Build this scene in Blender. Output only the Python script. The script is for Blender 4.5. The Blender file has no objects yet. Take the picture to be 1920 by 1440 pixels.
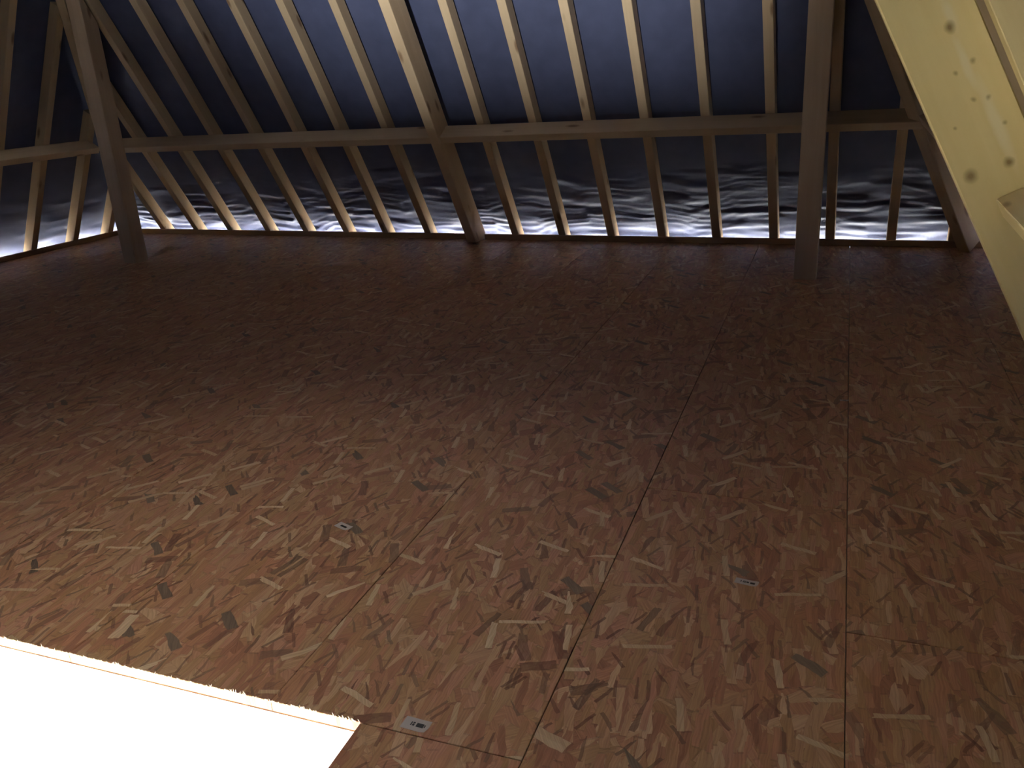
import bpy, bmesh, math, random
import numpy as np
from mathutils import Vector, Matrix, Quaternion
random.seed(7); rng = np.random.default_rng(7)
scene = bpy.context.scene
col = scene.collection
R = math.radians

# ------------------------------------------------------------------ camera
YAW, PITCH, ROLL, FPX, CAM_H = -0.3795263, 0.3570478, 0.0656121, 1592.23, 1.35
fwd = Vector((math.sin(YAW)*math.cos(PITCH), math.cos(YAW)*math.cos(PITCH), -math.sin(PITCH)))
rt0 = Vector((math.cos(YAW), -math.sin(YAW), 0)); dn0 = fwd.cross(rt0)
rt = math.cos(ROLL)*rt0 + math.sin(ROLL)*dn0
dn = -math.sin(ROLL)*rt0 + math.cos(ROLL)*dn0
cam_d = bpy.data.cameras.new('camera'); cam = bpy.data.objects.new('camera', cam_d); col.objects.link(cam)
cam_d.sensor_fit = 'HORIZONTAL'; cam_d.sensor_width = 36.0; cam_d.lens = FPX/1920*36
cam_d.clip_start = 0.02; cam_d.clip_end = 200
m = Matrix((rt, -dn, -fwd)).transposed().to_4x4(); m.translation = Vector((0, 0, CAM_H))
cam.matrix_world = m
scene.camera = cam

# ------------------------------------------------------------------ world, lights, exposure
SKY = 76.0
world = bpy.data.worlds.new('overcast_sky'); scene.world = world; world.use_nodes = True
bg = world.node_tree.nodes['Background']
bg.inputs['Color'].default_value = (0.94, 0.97, 1.0, 1); bg.inputs['Strength'].default_value = SKY

# daylight entering the storey below through its window, seen through the floor hatch
wl = bpy.data.lights.new('lower_window_daylight', 'AREA'); wl.shape = 'RECTANGLE'
wl.size, wl.size_y = 0.60, 1.10
wl.color = (0.92, 0.97, 1.0); wl.energy = 600
wlo = bpy.data.objects.new('lower_window_daylight', wl); col.objects.link(wlo)
wlo.location = (-1.06, -2.38, -1.28); wlo.rotation_euler = (R(90), 0, 0)

wl2 = bpy.data.lights.new('added_side_daylight', 'AREA'); wl2.shape = 'RECTANGLE'  # added fill light from below for the big beam; its window is unseen
wl2.size, wl2.size_y = 1.3, 0.8
wl2.color = (1.0, 0.97, 0.84); wl2.energy = 150
wlo2 = bpy.data.objects.new('added_side_daylight', wl2); col.objects.link(wlo2)
wlo2.location = (-5.06, -1.5, -1.85); wlo2.rotation_euler = (R(90), 0, R(-90))

vs = scene.view_settings
vs.view_transform = 'Standard'; vs.look = 'None'; vs.gamma = 1.0; vs.use_curve_mapping = False
vs.exposure = 0.6

# ------------------------------------------------------------------ node helpers
class NT:
    def __init__(s, name):
        s.m = bpy.data.materials.new(name); s.m.use_nodes = True; s.t = s.m.node_tree
        s.b = s.t.nodes['Principled BSDF']
    def n(s, kind, **kw):
        nd = s.t.nodes.new(kind)
        for k, v in kw.items():
            if k.startswith('i_'): nd.inputs[k[2:].replace('_', ' ')].default_value = v
            else: setattr(nd, k, v)
        return nd
    def l(s, a, b): s.t.links.new(a, b)
    def math(s, op, a, b=None, clamp=False):
        nd = s.n('ShaderNodeMath', operation=op); nd.use_clamp = clamp
        for i, v in enumerate((a, b)):
            if v is None: continue
            if isinstance(v, (int, float)): nd.inputs[i].default_value = v
            else: s.l(v, nd.inputs[i])
        return nd.outputs[0]
    def mix(s, fac, a, b, mode='MIX'):
        nd = s.n('ShaderNodeMix', data_type='RGBA', blend_type=mode)
        for sock, v in ((nd.inputs[0], fac), (nd.inputs[6], a), (nd.inputs[7], b)):
            if isinstance(v, (int, float)): sock.default_value = v
            elif isinstance(v, tuple): sock.default_value = (*v, 1)
            else: s.l(v, sock)
        return nd.outputs[2]
    def ramp(s, fac, stops, interp='LINEAR'):
        nd = s.n('ShaderNodeValToRGB'); cr = nd.color_ramp; cr.interpolation = interp
        while len(cr.elements) < len(stops): cr.elements.new(0.5)
        for e, (p, c) in zip(cr.elements, stops): e.position = p; e.color = (*c, 1)
        s.l(fac, nd.inputs[0]); return nd.outputs[0]
    def coords(s, spread=37.0):
        tc = s.n('ShaderNodeTexCoord'); oi = s.n('ShaderNodeObjectInfo')
        v = s.n('ShaderNodeVectorMath', operation='SCALE'); v.inputs[0].default_value = (1, 0.73, 0.31)
        s.l(s.math('MULTIPLY', oi.outputs['Random'], spread), v.inputs['Scale'])
        a = s.n('ShaderNodeVectorMath', operation='ADD')
        s.l(tc.outputs['Object'], a.inputs[0]); s.l(v.outputs[0], a.inputs[1])
        return a.outputs[0], oi.outputs['Random']

def wood_mat(name, light, dark, knot, rough=0.55, knot_scale=2.2):
    k = NT(name); co, rnd = k.coords()
    mp = k.n('ShaderNodeMapping'); mp.inputs['Scale'].default_value = (0.9, 16, 16); k.l(co, mp.inputs[0])
    nz = k.n('ShaderNodeTexNoise', i_Scale=1.6, i_Detail=5.0, i_Roughness=0.6, i_Distortion=0.6); k.l(mp.outputs[0], nz.inputs['Vector'])
    mp2 = k.n('ShaderNodeMapping'); mp2.inputs['Scale'].default_value = (1.2, 2.6, 2.6); k.l(co, mp2.inputs[0])
    big = k.n('ShaderNodeTexNoise', i_Scale=1.3, i_Detail=2.0); k.l(mp2.outputs[0], big.inputs['Vector'])
    c = k.ramp(nz.outputs['Fac'], [(0.25, dark), (0.7, light)])
    c = k.mix(0.55, c, k.ramp(big.outputs['Fac'], [(0.35, tuple(x*0.86 for x in light)), (0.65, tuple(min(1, x*1.12) for x in light))]))
    # knots
    mp3 = k.n('ShaderNodeMapping'); mp3.inputs['Scale'].default_value = (2.4, 7.5, 7.5); k.l(co, mp3.inputs[0])
    vo = k.n('ShaderNodeTexVoronoi', i_Scale=knot_scale*0.5); k.l(mp3.outputs[0], vo.inputs['Vector'])
    kn = k.ramp(vo.outputs['Distance'], [(0.0, (1, 1, 1)), (0.09, (0.75, 0.75, 0.75)), (0.17, (0, 0, 0))])
    c = k.mix(kn, c, knot)
    var = k.n('ShaderNodeHueSaturation'); k.l(c, var.inputs['Color'])
    k.l(k.math('ADD', k.math('MULTIPLY', rnd, 0.24), 0.88), var.inputs['Value'])
    k.l(var.outputs[0], k.b.inputs['Base Color'])
    k.b.inputs['Roughness'].default_value = rough
    k.b.inputs['Specular IOR Level'].default_value = 0.3
    bp = k.n('ShaderNodeBump', i_Strength=0.12, i_Distance=0.004); k.l(nz.outputs['Fac'], bp.inputs['Height']); k.l(bp.outputs[0], k.b.inputs['Normal'])
    return k.m

PINE = wood_mat('sawn_pine', (0.60, 0.44, 0.27), (0.46, 0.31, 0.17), (0.22, 0.12, 0.06))
SPRUCE = wood_mat('planed_spruce', (0.66, 0.52, 0.25), (0.55, 0.40, 0.17), (0.26, 0.15, 0.05), rough=0.45, knot_scale=2.8)
def add_knots(mat, knots, streaks, colour):
    """knots = (along, across, radius) in the timber's own X / Z; streaks = pale sapwood (along, across, length, width)"""
    k = NT.__new__(NT); k.m = mat; k.t = mat.node_tree; k.b = k.t.nodes['Principled BSDF']
    src = k.b.inputs['Base Color'].links[0].from_socket
    tc = k.n('ShaderNodeTexCoord'); nz = k.n('ShaderNodeTexNoise', i_Scale=22.0, i_Detail=2.0); k.l(tc.outputs['Object'], nz.inputs['Vector'])
    wv = k.n('ShaderNodeVectorMath', operation='MULTIPLY_ADD'); k.l(nz.outputs['Color'], wv.inputs[0]); wv.inputs[1].default_value = (0.016, 0, 0.012); k.l(tc.outputs['Object'], wv.inputs[2])
    sx = k.n('ShaderNodeSeparateXYZ'); k.l(wv.outputs[0], sx.inputs[0])
    def spot(x, z, rx, rz):
        a = k.math('DIVIDE', k.math('SUBTRACT', sx.outputs[0], x+0.008), rx); b = k.math('DIVIDE', k.math('SUBTRACT', sx.outputs[2], z+0.006), rz)
        return k.math('SQRT', k.math('ADD', k.math('MULTIPLY', a, a), k.math('MULTIPLY', b, b)))
    for (x, z, l, w) in streaks:
        f = k.ramp(spot(x, z, l, w), [(0.35, (0.75, 0.75, 0.75)), (1.0, (0, 0, 0))]); src = k.mix(f, src, (0.74, 0.63, 0.38))
    for (x, z, r) in knots:
        d = spot(x, z, r*1.2, r)
        a = 0.85 if r > 0.012 else 0.55
        f = k.ramp(d, [(0.2, (a, a, a)), (0.6, (a*0.5, a*0.5, a*0.5)), (1.0, (0, 0, 0))]); src = k.mix(f, src, colour)
    k.l(src, k.b.inputs['Base Color'])
BEAMW = wood_mat('knotty_spruce_beam', (0.64, 0.51, 0.24), (0.55, 0.41, 0.17), (0.40, 0.27, 0.11), rough=0.45, knot_scale=0.6)
add_knots(BEAMW, [(1.52, 0.026, 0.017), (1.416, 0.046, 0.009), (1.31, 0.045, 0.009), (1.407, -0.001, 0.007), (1.325, 0.012, 0.008), (1.231, 0.056, 0.008),
                  (1.128, 0.030, 0.016), (1.275, -0.052, 0.006), (1.137, -0.063, 0.020), (0.86, 0.02, 0.014), (0.55, -0.04, 0.015), (1.78, 0.01, 0.016), (2.1, -0.05, 0.014)],
          [(1.55, 0.038, 0.055, 0.016), (1.42, 0.028, 0.09, 0.013), (1.24, 0.040, 0.16, 0.018), (0.95, 0.05, 0.12, 0.015)], (0.17, 0.10, 0.03))
POSTW = wood_mat('post_timber', (0.56, 0.41, 0.27), (0.42, 0.28, 0.16), (0.20, 0.11, 0.06))
BATTEN = wood_mat('batten_wood', (0.36, 0.23, 0.13), (0.28, 0.17, 0.09), (0.14, 0.08, 0.04))

def osb_mat():
    k = NT('oriented_strand_board'); co, rnd = k.coords(91.0)
    wob = k.n('ShaderNodeTexNoise', noise_dimensions='2D', i_Scale=17.0, i_Detail=2.0); k.l(co, wob.inputs['Vector'])
    wc = k.n('ShaderNodeVectorMath', operation='MULTIPLY_ADD'); k.l(wob.outputs['Color'], wc.inputs[0])
    wc.inputs[1].default_value = (0.011, 0.011, 0); k.l(co, wc.inputs[2]); wco = wc.outputs[0]
    def grain(rot):
        gm = k.n('ShaderNodeMapping', vector_type='TEXTURE'); gm.inputs['Rotation'].default_value = (0, 0, R(rot))
        gm.inputs['Scale'].default_value = (0.004, 0.10, 1); k.l(wco, gm.inputs[0])
        gr = k.n('ShaderNodeTexNoise', noise_dimensions='2D', i_Scale=1.0, i_Detail=3.0); k.l(gm.outputs[0], gr.inputs['Vector'])
        return gr.outputs['Fac']
    gA, gB, gC = grain(0), grain(35), grain(-50)
    def layer(rot, lx, ly, seed):
        mp = k.n('ShaderNodeMapping', vector_type='TEXTURE')
        mp.inputs['Rotation'].default_value = (0, 0, R(rot)); mp.inputs['Scale'].default_value = (lx, ly, 1)
        mp.inputs['Location'].default_value = (seed*0.37, seed*0.61, 0)
        k.l(wco, mp.inputs[0])
        vo = k.n('ShaderNodeTexVoronoi', voronoi_dimensions='2D', distance='CHEBYCHEV', i_Scale=1.0); k.l(mp.outputs[0], vo.inputs['Vector'])
        sp = k.n('ShaderNodeSeparateColor'); k.l(vo.outputs['Color'], sp.inputs[0])
        return sp.outputs, vo.outputs['Distance']
    pal = [(0.00, (0.33, 0.132, 0.060)), (0.14, (0.41, 0.172, 0.080)), (0.26, (0.40, 0.200, 0.075)), (0.40, (0.47, 0.205, 0.098)), (0.52, (0.43, 0.222, 0.088)),
           (0.64, (0.46, 0.250, 0.105)), (0.76, (0.50, 0.225, 0.118)), (0.88, (0.50, 0.275, 0.125)), (1.0, (0.57, 0.330, 0.170))]
    dark = [(0.0, (0.130, 0.050, 0.025)), (0.35, (0.190, 0.074, 0.034)), (0.7, (0.155, 0.091, 0.047)), (1.0, (0.270, 0.114, 0.055))]
    pale = [(0.0, (0.52, 0.325, 0.165)), (1.0, (0.63, 0.425, 0.235))]
    cs, d = layer(8, 0.060, 0.150, 1)
    colr = k.ramp(cs[0], pal); gr = gA; hgt = cs[2]
    # rotation, width, length, share left out, relative size, kind, grain
    specs = [(-24, 0.050, 0.17, 0.45, 0.46, 0, gC), (31, 0.046, 0.15, 0.5, 0.45, 0, gB), (-52, 0.052, 0.14, 0.6, 0.44, 0, gC), (66, 0.040, 0.13, 0.66, 0.42, 0, gB),
             (-9, 0.034, 0.19, 0.5, 0.44, 0, gA), (14, 0.028, 0.16, 0.55, 0.42, 0, gA), (2, 0.020, 0.12, 0.62, 0.40, 0, gA),
             (6, 0.012, 0.10, 0.93, 0.36, 1, gA), (-28, 0.012, 0.09, 0.945, 0.36, 1, gC), (38, 0.014, 0.09, 0.94, 0.34, 1, gB),
             (24, 0.038, 0.15, 0.955, 0.36, 1, gB), (-14, 0.030, 0.16, 0.95, 0.34, 1, gA), (-66, 0.044, 0.13, 0.97, 0.36, 1, gC), (52, 0.040, 0.13, 0.975, 0.34, 3, gB),
             (72, 0.026, 0.16, 0.97, 0.32, 2, gB), (-40, 0.030, 0.18, 0.97, 0.32, 2, gC), (12, 0.024, 0.15, 0.955, 0.34, 2, gA), (104, 0.022, 0.2, 0.975, 0.3, 2, gB)]
    grey = [(0.0, (0.15, 0.092, 0.052)), (1.0, (0.22, 0.142, 0.080))]
    for i, (rot, lx, ly, thr, rad, kind, g) in enumerate(specs):
        cs, d = layer(rot, lx, ly, i+2)
        on = k.math('GREATER_THAN', cs[1], thr)
        msk = k.math('MULTIPLY', on, k.math('LESS_THAN', d, rad))
        if kind == 1: msk = k.math('MULTIPLY', msk, 0.66)
        # thin shadow line round each strand
        rim = k.math('MULTIPLY', on, k.math('LESS_THAN', d, rad+0.035))
        if kind != 1: colr = k.mix(k.math('MULTIPLY', rim, 0.22), colr, (0.10, 0.05, 0.03))
        colr = k.mix(msk, colr, k.ramp(cs[0], (pal, dark, pale, grey)[kind]))
        gm = k.n('ShaderNodeMix', data_type='FLOAT'); k.l(msk, gm.inputs[0]); k.l(gr, gm.inputs[2]); k.l(g, gm.inputs[3]); gr = gm.outputs[0]
        hm = k.n('ShaderNodeMix', data_type='FLOAT'); k.l(msk, hm.inputs[0]); k.l(hgt, hm.inputs[2]); k.l(cs[2], hm.inputs[3]); hgt = hm.outputs[0]
    gc = k.ramp(gr, [(0.3, (0.82, 0.79, 0.76)), (0.68, (1.08, 1.08, 1.08))])
    colr = k.mix(1.0, colr, gc, 'MULTIPLY')
    k.l(colr, k.b.inputs['Base Color'])
    k.b.inputs['Roughness'].default_value = 0.42
    k.b.inputs['Specular IOR Level'].default_value = 0.35
    bp = k.n('ShaderNodeBump', i_Strength=0.25, i_Distance=0.0012); k.l(hgt, bp.inputs['Height']); k.l(bp.outputs[0], k.b.inputs['Normal'])
    return k.m
OSB = osb_mat()

def flat_mat(name, c, rough=0.6, spec=0.3, noise=0.0):
    k = NT(name)
    if noise:
        co, rnd = k.coords(); nz = k.n('ShaderNodeTexNoise', i_Scale=9.0, i_Detail=4.0); k.l(co, nz.inputs['Vector'])
        k.l(k.ramp(nz.outputs['Fac'], [(0.3, tuple(x*(1-noise) for x in c)), (0.7, tuple(min(1, x*(1+noise)) for x in c))]), k.b.inputs['Base Color'])
    else: k.b.inputs['Base Color'].default_value = (*c, 1)
    k.b.inputs['Roughness'].default_value = rough; k.b.inputs['Specular IOR Level'].default_value = spec
    return k.m
MEMB = flat_mat('grey_underlay_membrane', (0.078, 0.088, 0.155), 0.5, 0.3, 0.10)
PLASTER = flat_mat('white_plaster', (0.86, 0.86, 0.84), 0.8, 0.2, 0.02)
JOIST = flat_mat('trimmer_lining', (0.80, 0.77, 0.70), 0.7, 0.2, 0.03)
PAPER = flat_mat('label_paper', (0.46, 0.38, 0.32), 0.6, 0.2, 0.05)
INK = flat_mat('label_ink', (0.05, 0.045, 0.04), 0.6, 0.2)
GRAVEL = flat_mat('pale_ground', (0.42, 0.41, 0.38), 0.9, 0.1, 0.2)
SPLINT = flat_mat('raw_wood_splinters', (0.80, 0.68, 0.48), 0.7, 0.2, 0.1)
FRAMEW = flat_mat('white_frame', (0.8, 0.8, 0.8), 0.5, 0.3)

# ------------------------------------------------------------------ object helpers
def link(o, parent=None):
    col.objects.link(o)
    if parent is not None: o.parent = parent
    return o
def mesh_obj(name, verts, faces, mat, parent=None, smooth=False):
    me = bpy.data.meshes.new(name); me.from_pydata([tuple(v) for v in verts], [], [tuple(f) for f in faces]); me.update()
    me.materials.append(mat)
    if smooth: me.polygons.foreach_set('use_smooth', [True]*len(me.polygons))
    o = bpy.data.objects.new(name, me); return link(o, parent)
def tag(o, label, cat, group=None):
    o['label'] = label; o['category'] = cat
    if group: o['group'] = group
    return o
def struct(o): o['kind'] = 'structure'; return o

def chamfer_prism(L, w, d, ch, cut0=0.0, cut1=0.0):
    """timber along +X, section w (Y) x d (Z), chamfered arrises; cut0/cut1 skew the ends over the depth"""
    a, b = w/2, d/2
    sec = [(-a+ch, -b), (a-ch, -b), (a, -b+ch), (a, b-ch), (a-ch, b), (-a+ch, b), (-a, b-ch), (-a, -b+ch)]
    V = [(0 + cut0*(z/d), y, z) for y, z in sec] + [(L + cut1*(z/d), y, z) for y, z in sec]
    F = [tuple(reversed(range(8))), tuple(range(8, 16))] + [(i, (i+1) % 8, (i+1) % 8+8, i+8) for i in range(8)]
    return V, F
def timber(name, p0, p1, wdir, w, d, mat, ch=0.003, cut0=0.0, cut1=0.0):
    p0 = Vector(p0); p1 = Vector(p1); X = (p1-p0); L = X.length; X.normalize()
    Y = Vector(wdir); Y = (Y - X*Y.dot(X)).normalized(); Zv = X.cross(Y)
    V, F = chamfer_prism(L, w, d, ch, cut0, cut1)
    o = mesh_obj(name, V, F, mat)
    M = Matrix((X, Y, Zv)).transposed().to_4x4(); M.translation = p0
    o.matrix_world = M
    return o
def box(name, lo, hi, mat, parent=None):
    (a, b, c), (d, e, f) = lo, hi
    V = [(a, b, c), (d, b, c), (d, e, c), (a, e, c), (a, b, f), (d, b, f), (d, e, f), (a, e, f)]
    F = [(0, 3, 2, 1), (4, 5, 6, 7), (0, 1, 5, 4), (1, 2, 6, 5), (2, 3, 7, 6), (3, 0, 4, 7)]
    return mesh_obj(name, V, F, mat, parent)
def boxes(name, lst, mat, parent=None):
    V, F = [], []
    for lo, hi in lst:
        (a, b, c), (d, e, f) = lo, hi; k = len(V)
        V += [(a, b, c), (d, b, c), (d, e, c), (a, e, c), (a, b, f), (d, b, f), (d, e, f), (a, e, f)]
        F += [tuple(k+i for i in q) for q in [(0, 3, 2, 1), (4, 5, 6, 7), (0, 1, 5, 4), (1, 2, 6, 5), (2, 3, 7, 6), (3, 0, 4, 7)]]
    return mesh_obj(name, V, F, mat, parent)

# ------------------------------------------------------------------ the four roof slopes
ZV = Vector((0, 0, 1))
class Slope:
    def __init__(s, O, nh, ang):
        s.O = Vector(O); s.nh = Vector(nh).normalized(); s.a = R(ang)
        s.ex = ZV.cross(s.nh); s.sv = math.cos(s.a)*s.nh + math.sin(s.a)*ZV; s.n = math.sin(s.a)*s.nh - math.cos(s.a)*ZV
    def pt(s, u, v, off=0.0): return s.O + s.ex*u + s.sv*v + s.n*off
ph = math.atan(0.036)
REAR = Slope((0.8, 6.48, 0), (-math.sin(ph), -math.cos(ph), 0), 60)
RIGHT = Slope((1.03, 0, 0), (-1, 0, 0), 63.2)
LT = 0.10
LEFT = Slope((-6.90, 6.0, 0), (1, -LT, 0), 60.5)
FRONT = Slope((0, -2.75, 0), (0, 1, 0), 60)
def meet(A, B, z, off=0.0, off_b=None):
    """plan point where two slopes (at normal offset off) meet at height z"""
    rows, rhs = [], []
    for S, of in ((A, off), (B, off if off_b is None else off_b)):
        q = S.O + S.n*of
        rows.append((S.n.x, S.n.y)); rhs.append(S.n.dot(q) - S.n.z*z)
    x, y = np.linalg.solve(np.array(rows), np.array(rhs)); return Vector((x, y, z))
ZTOP = 4.0          # the slopes are closed by a flat lining high above the frame
RD = 0.10           # rafter depth; the membrane lies on the outer side

# smooth 2-D value noise
def vnoise(x, y, seed):
    g = np.random.default_rng(seed).random((256, 256))
    xi = np.floor(x).astype(int); yi = np.floor(y).astype(int); fx = x-xi; fy = y-yi
    fx = fx*fx*fx*(fx*(fx*6-15)+10); fy = fy*fy*fy*(fy*(fy*6-15)+10)
    a = g[xi % 256, yi % 256]; b = g[(xi+1) % 256, yi % 256]; c = g[xi % 256, (yi+1) % 256]; d = g[(xi+1) % 256, (yi+1) % 256]
    return (a*(1-fx)+b*fx)*(1-fy) + (c*(1-fx)+d*fx)*fy - 0.5

ceiling = bpy.data.objects.new('ceiling', None); link(ceiling); struct(ceiling)
ceiling['label'] = 'dark grey roof underlay stretched behind the rafters'
def membrane(S, A, B, nu, rows, seed, wr, billow=0.008, hole=None):
    """sheet of slope S between its neighbours A (at low u) and B (at high u)"""
    off = -RD - 0.014
    rows = np.array(rows)
    U0, U1 = [], []
    for v in rows:
        z = (S.O + S.sv*v + S.n*off).z
        U0.append((meet(A, S, z, off) - S.O).dot(S.ex)); U1.append((meet(B, S, z, off) - S.O).dot(S.ex))
    U0 = np.array(U0); U1 = np.array(U1)
    t = np.linspace(0, 1, nu)
    U = U0[:, None]*(1-t) + U1[:, None]*t; V = np.repeat(rows[:, None], nu, 1)
    low = np.clip(1 - (V-0.10)/0.60, 0.0, 1)
    bay = np.floor((U-0.2)/0.413)
    warp = vnoise(U/0.5+3, V/0.5, seed+9)*0.16
    h = vnoise(U/0.34+bay*0.35, (V+warp)/0.055, seed)*0.019 + vnoise(U/0.22+bay*0.3, (V+warp)/0.028, seed+1)*0.0075
    h += vnoise(U/0.9, (V+warp)/0.12, seed+2)*0.014
    phase = vnoise(U/0.45+bay*0.2, V/0.30, seed+5)*3.2 + vnoise(U/0.16, V/0.12, seed+6)*0.7
    h += np.sin(2*np.pi*(V/0.060 + phase))*0.0026*np.clip(vnoise(U/0.35, V/0.2, seed+7)+0.62, 0.15, 1)
    h = h*(0.06 + 0.94*low)*wr
    h += vnoise(U/0.8, V/0.6, seed+3)*0.010*wr
    ed = np.clip(np.minimum(t, 1-t)*40, 0, 1)[None, :]
    h = (h - billow*0.4)*ed
    P = (np.array(S.O)[None, None] + U[..., None]*np.array(S.ex) + V[..., None]*np.array(S.sv) + (off + np.clip(h, -0.03, 0.012))[..., None]*np.array(S.n))
    verts = P.reshape(-1, 3); nr = len(rows); F = []
    for i in range(nr-1):
        for j in range(nu-1):
            if hole:
                uc = (U[i, j]+U[i+1, j+1])/2; vc = (rows[i]+rows[i+1])/2
                if hole[0] < uc < hole[1] and hole[2] < vc < hole[3]: continue
            a = i*nu+j; F.append((a, a+1, a+nu+1, a+nu))
    return mesh_obj('roof_membrane', verts, F, MEMB, ceiling, True)
vtop = lambda S: ZTOP/math.sin(S.a)
VLOW = -0.42
fine = list(np.arange(VLOW, 1.15, 0.009)) 
membrane(REAR, LEFT, RIGHT, 420, fine + list(np.linspace(1.16, vtop(REAR), 70)), 11, 1.0)
membrane(LEFT, FRONT, REAR, 300, list(np.arange(VLOW, 1.1, 0.02)) + list(np.linspace(1.12, vtop(LEFT), 60)), 31, 0.5)
membrane(RIGHT, REAR, FRONT, 200, list(np.arange(VLOW, 1.1, 0.03)) + list(np.linspace(1.13, vtop(RIGHT), 50)), 51, 0.7)
# front slope (behind the photographer)
membrane(FRONT, RIGHT, LEFT, 120, list(np.arange(VLOW, 1.1, 0.05)) + list(np.linspace(1.13, vtop(FRONT), 100)), 71, 0.7)
tc = [meet(LEFT, REAR, ZTOP, -RD), meet(REAR, RIGHT, ZTOP, -RD), meet(RIGHT, FRONT, ZTOP, -RD), meet(FRONT, LEFT, ZTOP, -RD)]
# flat lining above; unseen shaft and rooflight added to light the near floor
SX, SY, SW, SH = -1.85, 0.88, 0.54, 0.84
hq = [Vector((SX-SW/2, SY+SW/2, ZTOP)), Vector((SX+SW/2, SY+SW/2, ZTOP)), Vector((SX+SW/2, SY-SW/2, ZTOP)), Vector((SX-SW/2, SY-SW/2, ZTOP))]
hu = [p + ZV*SH for p in hq]
mesh_obj('top_lining', tc + hq + hu, [(i, (i+1) % 4, 4+(i+1) % 4, 4+i) for i in range(4)] + [(4+i, 4+(i+1) % 4, 8+(i+1) % 4, 8+i) for i in range(4)], MEMB, ceiling)
e = 0.07
struct(boxes('added_rooflight', [((SX-SW/2-e, SY-SW/2-e, ZTOP+SH), (SX-SW/2, SY+SW/2+e, ZTOP+SH+0.09)), ((SX+SW/2, SY-SW/2-e, ZTOP+SH), (SX+SW/2+e, SY+SW/2+e, ZTOP+SH+0.09)),
      ((SX-SW/2, SY-SW/2-e, ZTOP+SH), (SX+SW/2, SY-SW/2, ZTOP+SH+0.09)), ((SX-SW/2, SY+SW/2, ZTOP+SH), (SX+SW/2, SY+SW/2+e, ZTOP+SH+0.09))], PINE))

# ------------------------------------------------------------------ floor
OX0, OX1, OY0, OY1 = -2.20, -0.925, -0.60, 1.27        # the hatch
PT = 0.028
corner = [meet(LEFT, REAR, 0), meet(REAR, RIGHT, 0), meet(RIGHT, FRONT, 0), meet(FRONT, LEFT, 0)]
def rear_y(x): return REAR.O.y + (REAR.O.x - x)*math.tan(ph)
def left_x(y): return LEFT.O.x + (y - LEFT.O.y)*LT
def floor_slab():
    bm = bmesh.new(); top, bot = -PT-0.004, -0.07
    SL, CL = -0.055, -0.108     # open eaves slot / closed eaves
    out = [meet(LEFT, REAR, 0, SL), meet(REAR, RIGHT, 0, SL, SL), meet(RIGHT, FRONT, 0, CL), meet(FRONT, LEFT, 0, CL, SL)]; inn = [Vector((OX0, OY1, 0)), Vector((OX1, OY1, 0)), Vector((OX1, OY0, 0)), Vector((OX0, OY0, 0))]
    L = {}
    for nm, pts in (('o', out), ('i', inn)):
        for z in (top, bot): L[nm, z] = [bm.verts.new((p.x, p.y, z)) for p in pts]
    for i in range(4):
        j = (i+1) % 4
        bm.faces.new((L['o', top][i], L['i', top][i], L['i', top][j], L['o', top][j]))
        bm.faces.new((L['o', bot][i], L['o', bot][j], L['i', bot][j], L['i', bot][i]))
        bm.faces.new((L['o', top][i], L['o', top][j], L['o', bot][j], L['o', bot][i]))
        bm.faces.new((L['i', top][i], L['i', bot][i], L['i', bot][j], L['i', top][j]))
    bmesh.ops.recalc_face_normals(bm, faces=bm.faces)
    me = bpy.data.meshes.new('floor'); bm.to_mesh(me); bm.free(); me.materials.append(JOIST)
    return link(bpy.data.objects.new('floor', me))
floor = struct(floor_slab())
floor['label'] = 'strand board floor of the attic with a cut hatch'
GAP = 0.0010
def clip(poly, a, b, c):
    """keep a*x + b*y <= c"""
    out = []
    for i in range(len(poly)):
        p, q = poly[i], poly[(i+1) % len(poly)]; dp = a*p[0]+b*p[1]-c; dq = a*q[0]+b*q[1]-c
        if dp <= 0: out.append(p)
        if (dp < 0 < dq) or (dq < 0 < dp):
            t = dp/(dp-dq); out.append((p[0]+t*(q[0]-p[0]), p[1]+t*(q[1]-p[1])))
    return out
def panel(x0, x1, y0, y1):
    poly = [(x0+GAP, y0+GAP), (x1-GAP, y0+GAP), (x1-GAP, y1-GAP), (x0+GAP, y1-GAP)]
    poly = clip(poly, math.tan(ph), 1, REAR.O.y + REAR.O.x*math.tan(ph))
    poly = clip(poly, 1, 0, RIGHT.O.x); poly = clip(poly, -1, LT, -LEFT.O.x + LT*LEFT.O.y)
    poly = clip(poly, 0, -1, -FRONT.O.y)
    if len(poly) < 3: return
    cx, cy = (x0+x1)/2, (y0+y1)/2; n = len(poly); e = 0.0012
    inner = []
    for i in range(n):
        px, py = poly[i]; inner.append((px - math.copysign(e, px-cx), py - math.copysign(e, py-cy)))
    V = [(px-cx, py-cy, -PT) for px, py in poly] + [(px-cx, py-cy, -0.0010) for px, py in poly] + [(px-cx, py-cy, 0) for px, py in inner]
    F = [tuple(reversed(range(n))), tuple(range(2*n, 3*n))]
    for i in range(n):
        j = (i+1) % n; F += [(i, j, n+j, n+i), (n+i, n+j, 2*n+j, 2*n+i)]
    o = mesh_obj('osb_panel', V, F, OSB, floor); o.location = (cx, cy, 0)
W = 0.625; XA = -0.54
starts = {}
for c in range(-11, 4):
    x0 = XA + c*W; x1 = x0 + W
    if x1 < -7.3 or x0 > 1.03: continue
    if -3 <= c <= -1: st = 1.27
    else: st = 1.27 + [1.25, 0.62, 1.9, 0.3][c % 4]
    y = st
    while y > -3.5: y -= 2.5
    while y < 6.9:
        y1 = y + 2.5
        if -3 <= c <= -1 and abs(y1-1.27) < 0.01:
            panel(x0, x1, y, OY0)
            if c == -1: panel(OX1, x1, OY0, y1)
            if c == -3: panel(x0, OX0, OY0, y1)
        else: panel(x0, x1, y, y1)
        y = y1

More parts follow.
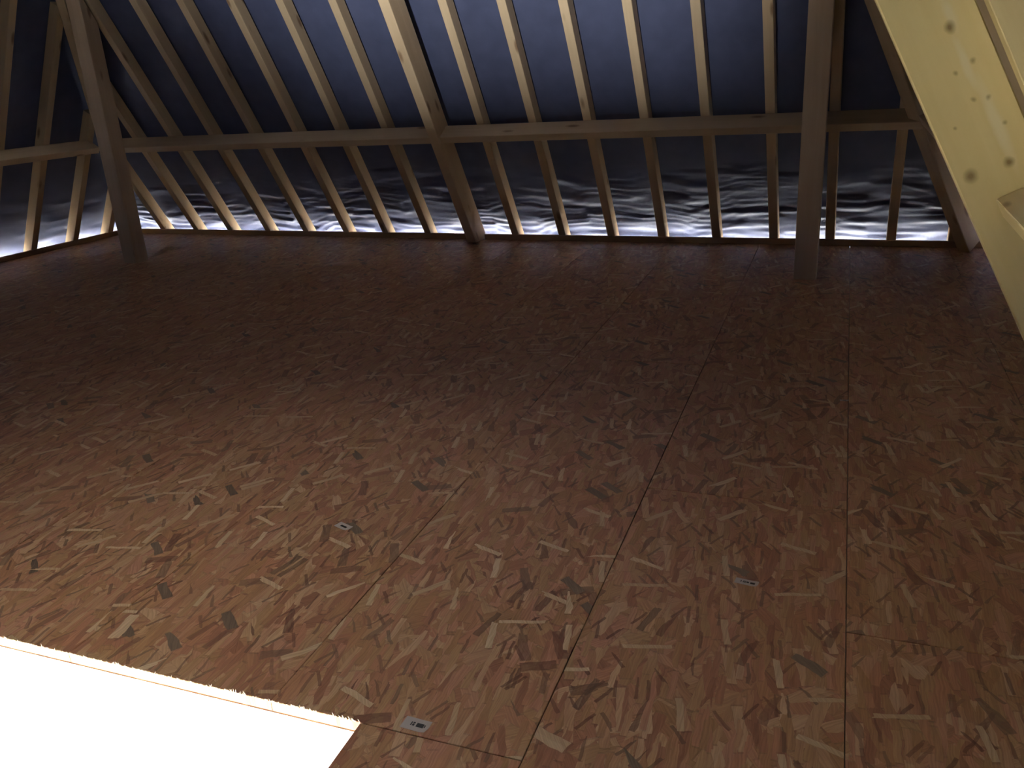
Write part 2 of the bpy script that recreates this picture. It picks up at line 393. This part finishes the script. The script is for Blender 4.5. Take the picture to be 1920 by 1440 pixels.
# frayed fibres standing along the sawn edge of the hatch
V, F = [], []
def fibre(x, y, z, dx, dy, dz, w):
    k = len(V); V.extend([(x-w, y, z), (x+w, y, z), (x, y+w, z+w), (x+dx, y+dy, z+dz)])
    F.extend([(k, k+1, k+3), (k+1, k+2, k+3), (k+2, k, k+3), (k, k+2, k+1)])
for i in range(620):
    x = random.uniform(OX0, OX1); cl = random.random() < 0.12
    ln = random.uniform(0.002, 0.005) if not cl else random.uniform(0.004, 0.012)
    fibre(x, OY1+GAP+0.0002, random.uniform(-0.004, 0.0), random.uniform(-ln, ln)*0.8, random.uniform(-0.5, 0.2)*ln, ln, 0.0007)
for xc in (-1.085, -1.28, -1.62, -0.95):
    for i in range(9):
        ln = random.uniform(0.006, 0.014)
        fibre(xc+random.uniform(-0.02, 0.02), OY1+GAP, -0.001, random.uniform(-0.8, 0.3)*ln, random.uniform(-0.3, 0.3)*ln, ln*0.8, 0.0008)
sp = mesh_obj('edge_splinters', V, F, SPLINT, floor); sp['kind'] = 'stuff'

# ------------------------------------------------------------------ storey below (seen only as a glare through the hatch)
LB = -2.75
struct(box('floor_lower', (-5.2, -2.5, LB-0.06), (1.0, 3.3, LB), PLASTER))
struct(boxes('wall_lower_left', [((-5.2, -2.5, LB), (-5.08, -2.15, -0.071)), ((-5.2, -0.85, LB), (-5.08, 3.3, -0.071)),
      ((-5.2, -2.15, LB), (-5.08, -0.85, -2.26)), ((-5.2, -2.15, -1.44), (-5.08, -0.85, -0.071))], PLASTER))
struct(boxes('added_side_window', [((-5.17, -2.15, -2.26), (-5.12, -2.09, -1.44)), ((-5.17, -0.91, -2.26), (-5.12, -0.85, -1.44)),
      ((-5.17, -2.09, -2.26), (-5.12, -0.91, -2.20)), ((-5.17, -2.09, -1.50), (-5.12, -0.91, -1.44))], FRAMEW))  # frame for the added side light, out of view
struct(box('wall_lower_right', (0.88, -2.5, LB), (1.0, 3.3, -0.071), PLASTER))
struct(box('wall_lower_rear', (-5.08, 3.18, LB), (0.88, 3.3, -0.071), PLASTER))
wx0, wx1, wz0, wz1 = -1.40, -0.72, -1.85, -0.71
struct(boxes('wall_lower_front', [((-5.08, -2.5, LB), (wx0, -2.39, -0.071)), ((wx1, -2.5, LB), (0.88, -2.39, -0.071)),
      ((wx0, -2.5, LB), (wx1, -2.39, wz0)), ((wx0, -2.5, wz1), (wx1, -2.39, -0.071))], PLASTER))
struct(boxes('window_2', [((wx0, -2.47, wz0), (wx0+0.06, -2.42, wz1)), ((wx1-0.06, -2.47, wz0), (wx1, -2.42, wz1)),
      ((wx0+0.06, -2.47, wz0), (wx1-0.06, -2.42, wz0+0.06)), ((wx0+0.06, -2.47, wz1-0.06), (wx1-0.06, -2.42, wz1))], FRAMEW))
struct(box('ground', (-40, -40, LB-0.2), (40, 40, LB-0.1), GRAVEL))
# outer walls of the house under the eaves
cs = corner
def outer_wall(name, a, b):
    d = (b-a).normalized(); nrm = Vector((-d.y, d.x, 0)); t = 0.20
    q = [a, b, b - nrm*t*(-1)*0 - nrm*t, a - nrm*t]
    cen = sum(cs, Vector())/4
    if (q[2]-cen).length > (q[1]-cen).length: q = [a, b, b + nrm*t, a + nrm*t]
    V = [(p.x, p.y, LB-0.1) for p in q] + [(p.x, p.y, -0.071) for p in q]
    struct(mesh_obj(name, V, [(0, 1, 2, 3), (4, 5, 6, 7), (0, 1, 5, 4), (1, 2, 6, 5), (2, 3, 7, 6), (3, 0, 4, 7)], PLASTER))
outer_wall('wall_rear', cs[0], cs[1]); outer_wall('wall_right', cs[1], cs[2]); outer_wall('wall_front', cs[2], cs[3]); outer_wall('wall_left', cs[3], cs[0])

# ------------------------------------------------------------------ sole battens round the floor
def trim(name, S, ua, ub, w=0.030, h=0.045):
    a = S.O + S.ex*ua + S.nh*(w/2+0.002) + ZV*(h/2); b = S.O + S.ex*ub + S.nh*(w/2+0.002) + ZV*(h/2)
    return struct(timber(name, a, b, S.nh, w, h, BATTEN))
PU = -3.63                                     # position of the rear principal rafter
uc = lambda S, p: (p - S.O).dot(S.ex)
trim('trim_1', REAR, uc(REAR, cs[0])+0.04, PU-0.045)
trim('trim_2', REAR, PU+0.045, uc(REAR, cs[1])-0.04)
trim('trim_3', LEFT, uc(LEFT, cs[3])+0.04, uc(LEFT, cs[0])-0.01)
trim('trim_4', RIGHT, uc(RIGHT, cs[1])+0.04, uc(RIGHT, cs[2])-0.04)
trim('trim_5', FRONT, uc(FRONT, cs[2])+0.04, uc(FRONT, cs[3])-0.04)

# ------------------------------------------------------------------ timbers
NUM = ['first', 'second', 'third', 'fourth', 'fifth', 'sixth', 'seventh', 'eighth', 'ninth', 'tenth', 'eleventh', 'twelfth', 'thirteenth']
RW = 0.062
def slope_hip_limit(S, u, A, B):
    """highest v on slope S at position u before meeting a neighbour"""
    lo, hi = VLOW+0.02, vtop(S)-0.12
    best = lo
    for v in np.linspace(lo, hi, 300):
        z = S.pt(u, v, 0).z
        if uc(S, meet(A, S, z)) + 0.03 < u < uc(S, meet(B, S, z)) - 0.03: best = v
    return best
def rafter(S, u, A, B, label, group, name='rafter', w=RW, off=0.0, du=0.0, extra=0.0):
    vt = slope_hip_limit(S, u, A, B) + extra
    v0 = VLOW + 0.03
    o = timber(name, S.pt(u, v0, off-RD/2), S.pt(u+du*(vt-v0)/2.0, vt, off-RD/2), S.ex, w, RD, PINE, 0.003)
    return tag(o, label, 'rafter', group)
# rear slope
right_u = [-3.307, -2.894, -2.482, -2.076, -1.661, -1.244, -0.854, -0.449]
left_u = [-4.127, -4.551, -4.961, -5.400, -5.829, -6.276, -6.695, -7.117]
for i, u in enumerate(right_u):
    rafter(REAR, u, LEFT, RIGHT, 'pine rafter on the rear slope, %s to the right of the heavy principal rafter' % NUM[i], 'rafters of the rear slope')
rafter(REAR, -0.06, LEFT, RIGHT, 'short pine jack rafter at the right corner of the rear slope', 'rafters of the rear slope')
for i, u in enumerate(left_u):
    rafter(REAR, u, LEFT, RIGHT, 'pine rafter on the rear slope, %s to the left of the paired rafters' % NUM[i], 'rafters of the rear slope')
rafter(REAR, -3.735, LEFT, RIGHT, 'pine rafter close against the left side of the rear principal rafter', 'rafters of the rear slope')
# left slope: u grows towards the rear corner
ul = uc(LEFT, cs[0])
for i, y in enumerate([6.54, 6.14, 5.70, 5.29, 4.88]):
    u = (Vector((left_x(y), y, 0)) - LEFT.O).dot(LEFT.ex)
    rafter(LEFT, u, FRONT, REAR, 'pine rafter on the left slope, %s from the rear left corner' % NUM[i], 'rafters of the left slope', extra=0.12 if i < 4 else 0.0)
# right slope
for i, y in enumerate([6.0, 5.59, 5.18, 4.77, 4.36, 3.95, 3.54, 3.13]):
    rafter(RIGHT, -y, REAR, FRONT, 'pine rafter on the right slope, %s from the rear right corner behind the big beam' % NUM[i], 'rafters of the right slope')
o = timber('rafter', RIGHT.pt(-2.60, -0.35, -RD/2), RIGHT.pt(-2.60, 4.3, -RD/2), RIGHT.ex, 0.075, RD, SPRUCE, 0.003)
tag(o, 'yellow spruce rafter at the right edge, alongside the big foreground beam', 'rafter', 'rafters of the right slope')

# principal rafters
PD = 0.20
foot = 0.006
v_foot = (foot + 0.205*math.cos(REAR.a))/math.sin(REAR.a)
def floor_cut_timber(name, S, u, w, off_in, off_out, vt, mat):
    """timber on slope S whose foot is sawn level just above the floor boards"""
    d = off_in - off_out; oc = (off_in+off_out)/2
    vf = lambda off: (foot + off*math.cos(S.a))/math.sin(S.a)
    vc = vf(oc); skew = vf(off_in) - vf(off_out)
    p0 = S.pt(u, vc, oc); p1 = S.pt(u, vt, oc)
    o = timber(name, p0, p1, S.ex, w, d, mat, 0.004)
    zdir = o.matrix_world.to_3x3() @ Vector((0, 0, 1)); sg = 1 if zdir.dot(S.n) > 0 else -1
    me = o.data
    for v in me.vertices:
        if v.co.x < 0.001: v.co.x += sg*skew*(v.co.z/d)
    me.update(); return o
o = floor_cut_timber('principal_rafter', REAR, PU, 0.078, 0.165, -0.03, 4.4, PINE)
tag(o, 'thick pine principal rafter in the middle of the rear slope, between the two purlins', 'beam')
o = floor_cut_timber('principal_rafter', RIGHT, -2.70, 0.08, 0.218, 0.012, 4.3, BEAMW)
tag(o, 'big yellow knotty beam slanting across the right foreground', 'beam')

# purlins: section stands square to the slope
PV0, PV1, PO = 1.060, 1.115, 0.147
def purlin(S, ua, ub, label, mat=PINE, off=PO):
    vc = (PV0+PV1)/2
    o = timber('purlin', S.pt(ua, vc, off/2), S.pt(ub, vc, off/2), S.sv, PV1-PV0, off, mat, 0.003)
    return tag(o, label, 'purlin', 'purlins')
zP = REAR.pt(0, PV1, PO/2).z
uL = uc(REAR, meet(LEFT, REAR, zP)) + 0.12; uR = uc(REAR, meet(REAR, RIGHT, zP)) - 0.12
purlin(REAR, uL, PU-0.041, 'dark pine purlin crossing the left half of the rear slope')
purlin(REAR, PU+0.041, uR, 'pine purlin crossing the right half of the rear slope, behind the right post')
purlin(LEFT, -5.0, uc(LEFT, meet(LEFT, REAR, zP)) - 0.14, 'dim pine purlin crossing the left slope')
purlin(RIGHT, -2.655, 2.2, 'pine purlin running off the big foreground beam at the right edge', SPRUCE)
purlin(RIGHT, -5.75, -2.745, 'pine purlin on the right slope hidden behind the big foreground beam')

# hip rafters
def hip(A, B, z0, z1, label, w=0.085, d=0.19, drop=0.035, shift=(0, 0, 0), shift_top=None):
    a = meet(A, B, z0, -drop) + Vector(shift); b = meet(A, B, z1, -drop) + Vector(shift_top or shift); X = (b-a).normalized()
    wd = X.cross(ZV).normalized(); up = wd.cross(X)
    if up.z < 0: up = -up
    o = timber('hip_rafter', a-up*d/2, b-up*d/2, wd, w, d, PINE, 0.004)
    return tag(o, label, 'hip rafter', 'hip rafters')
hip(LEFT, REAR, 0.11, 3.9, 'dark hip rafter rising from the rear left corner behind the left post', w=0.06, shift=(0.05, 0, 0))
hip(REAR, RIGHT, 0.11, 3.9, 'hip rafter rising from the rear right corner beside the big beam', shift=(-0.12, 0, 0), shift_top=(0.06, 0, 0))

# posts with tops sawn to the slope
def post(x0, x1, y0, y1, label, lean=0.0):
    zt = lambda x, y: min((rear_y(x)-y)*math.tan(REAR.a), (x-left_x(y))*math.tan(LEFT.a)) - 0.06*(x < -3) - 0.02
    ch = 0.004; cx, cy = (x0+x1)/2, (y0+y1)/2
    sec = [(x0+ch, y0), (x1-ch, y0), (x1, y0+ch), (x1, y1-ch), (x1-ch, y1), (x0+ch, y1), (x0, y1-ch), (x0, y0+ch)]
    # local X is up so that the grain follows the post
    V = [(0.001, y-cy, -(x-cx)) for x, y in sec] + [(zt(x, y), y-cy, -(x-cx)) for x, y in sec]
    F = [tuple(reversed(range(8))), tuple(range(8, 16))] + [(i, (i+1) % 8, (i+1) % 8+8, i+8) for i in range(8)]
    o = mesh_obj('post', V, F, POSTW)
    M = Matrix(((0, 0, -1), (0, 1, 0), (1, 0, 0))).to_4x4(); M.translation = Vector((cx, cy, 0)); o.matrix_world = M
    return tag(o, label, 'post', 'posts')
post(-0.243, -0.107, 5.45, 5.59, 'square pine post standing on the floor in front of the right purlin')
post(-5.616, -5.482, 5.45, 5.59, 'dark brown square post standing before the rear left corner')

# ------------------------------------------------------------------ paper labels stuck to the boards
def sticker(x, y, rot, w, h, marks, label):
    n = 5; V, F = [], []
    for i in range(n):
        for j in range(3):
            fx = -w/2 + w*i/(n-1); fy = -h/2 + h*j/2
            if (i, j) == (n-1, 0): fx -= 0.004; fy += 0.003
            V.append((fx, fy, 0.0006 + (0.0015 if i == n-1 and j == 2 else 0)))
    for i in range(n-1):
        for j in range(2): F.append((i*3+j, (i+1)*3+j, (i+1)*3+j+1, i*3+j+1))
    o = mesh_obj('paper_label', V, F, PAPER); o.location = (x, y, 0); o.rotation_euler = (0, 0, R(rot))
    sd = o.modifiers.new('thickness', 'SOLIDIFY'); sd.thickness = 0.0005; sd.offset = -1
    tag(o, label, 'label', 'paper labels on the floor')
    for (a, b, c, d) in marks:
        box('printed_mark', (a*w, b*h, 0.0007), (c*w, d*h, 0.0010), INK, o)
sticker(-0.800, 1.300, -3, 0.064, 0.036, [(-0.20, -0.14, -0.16, 0.16), (-0.13, -0.14, -0.05, 0.02), (-0.13, 0.06, -0.05, 0.16), (0.02, -0.16, 0.30, 0.16), (0.32, -0.10, 0.36, 0.12)],
        'crumpled white paper label with dark print near the hatch corner')
sticker(-0.168, 2.043, -8, 0.062, 0.026, [(-0.26, -0.12, -0.22, 0.14), (-0.16, -0.12, -0.02, -0.02), (-0.16, 0.04, -0.02, 0.14), (0.0, -0.12, 0.10, 0.14), (0.16, -0.16, 0.36, 0.14)],
        'white paper label with dark print on the right, between the two long floor seams')
sticker(-1.424, 2.029, -20, 0.060, 0.030, [(-0.2, -0.15, 0.25, 0.12)],
        'small dull paper label on the floor left of centre')
sticker(0.070, 3.446, 5, 0.035, 0.016, [(-0.2, -0.15, 0.2, 0.12)],
        'tiny pale paper scrap beside the right floor seam')
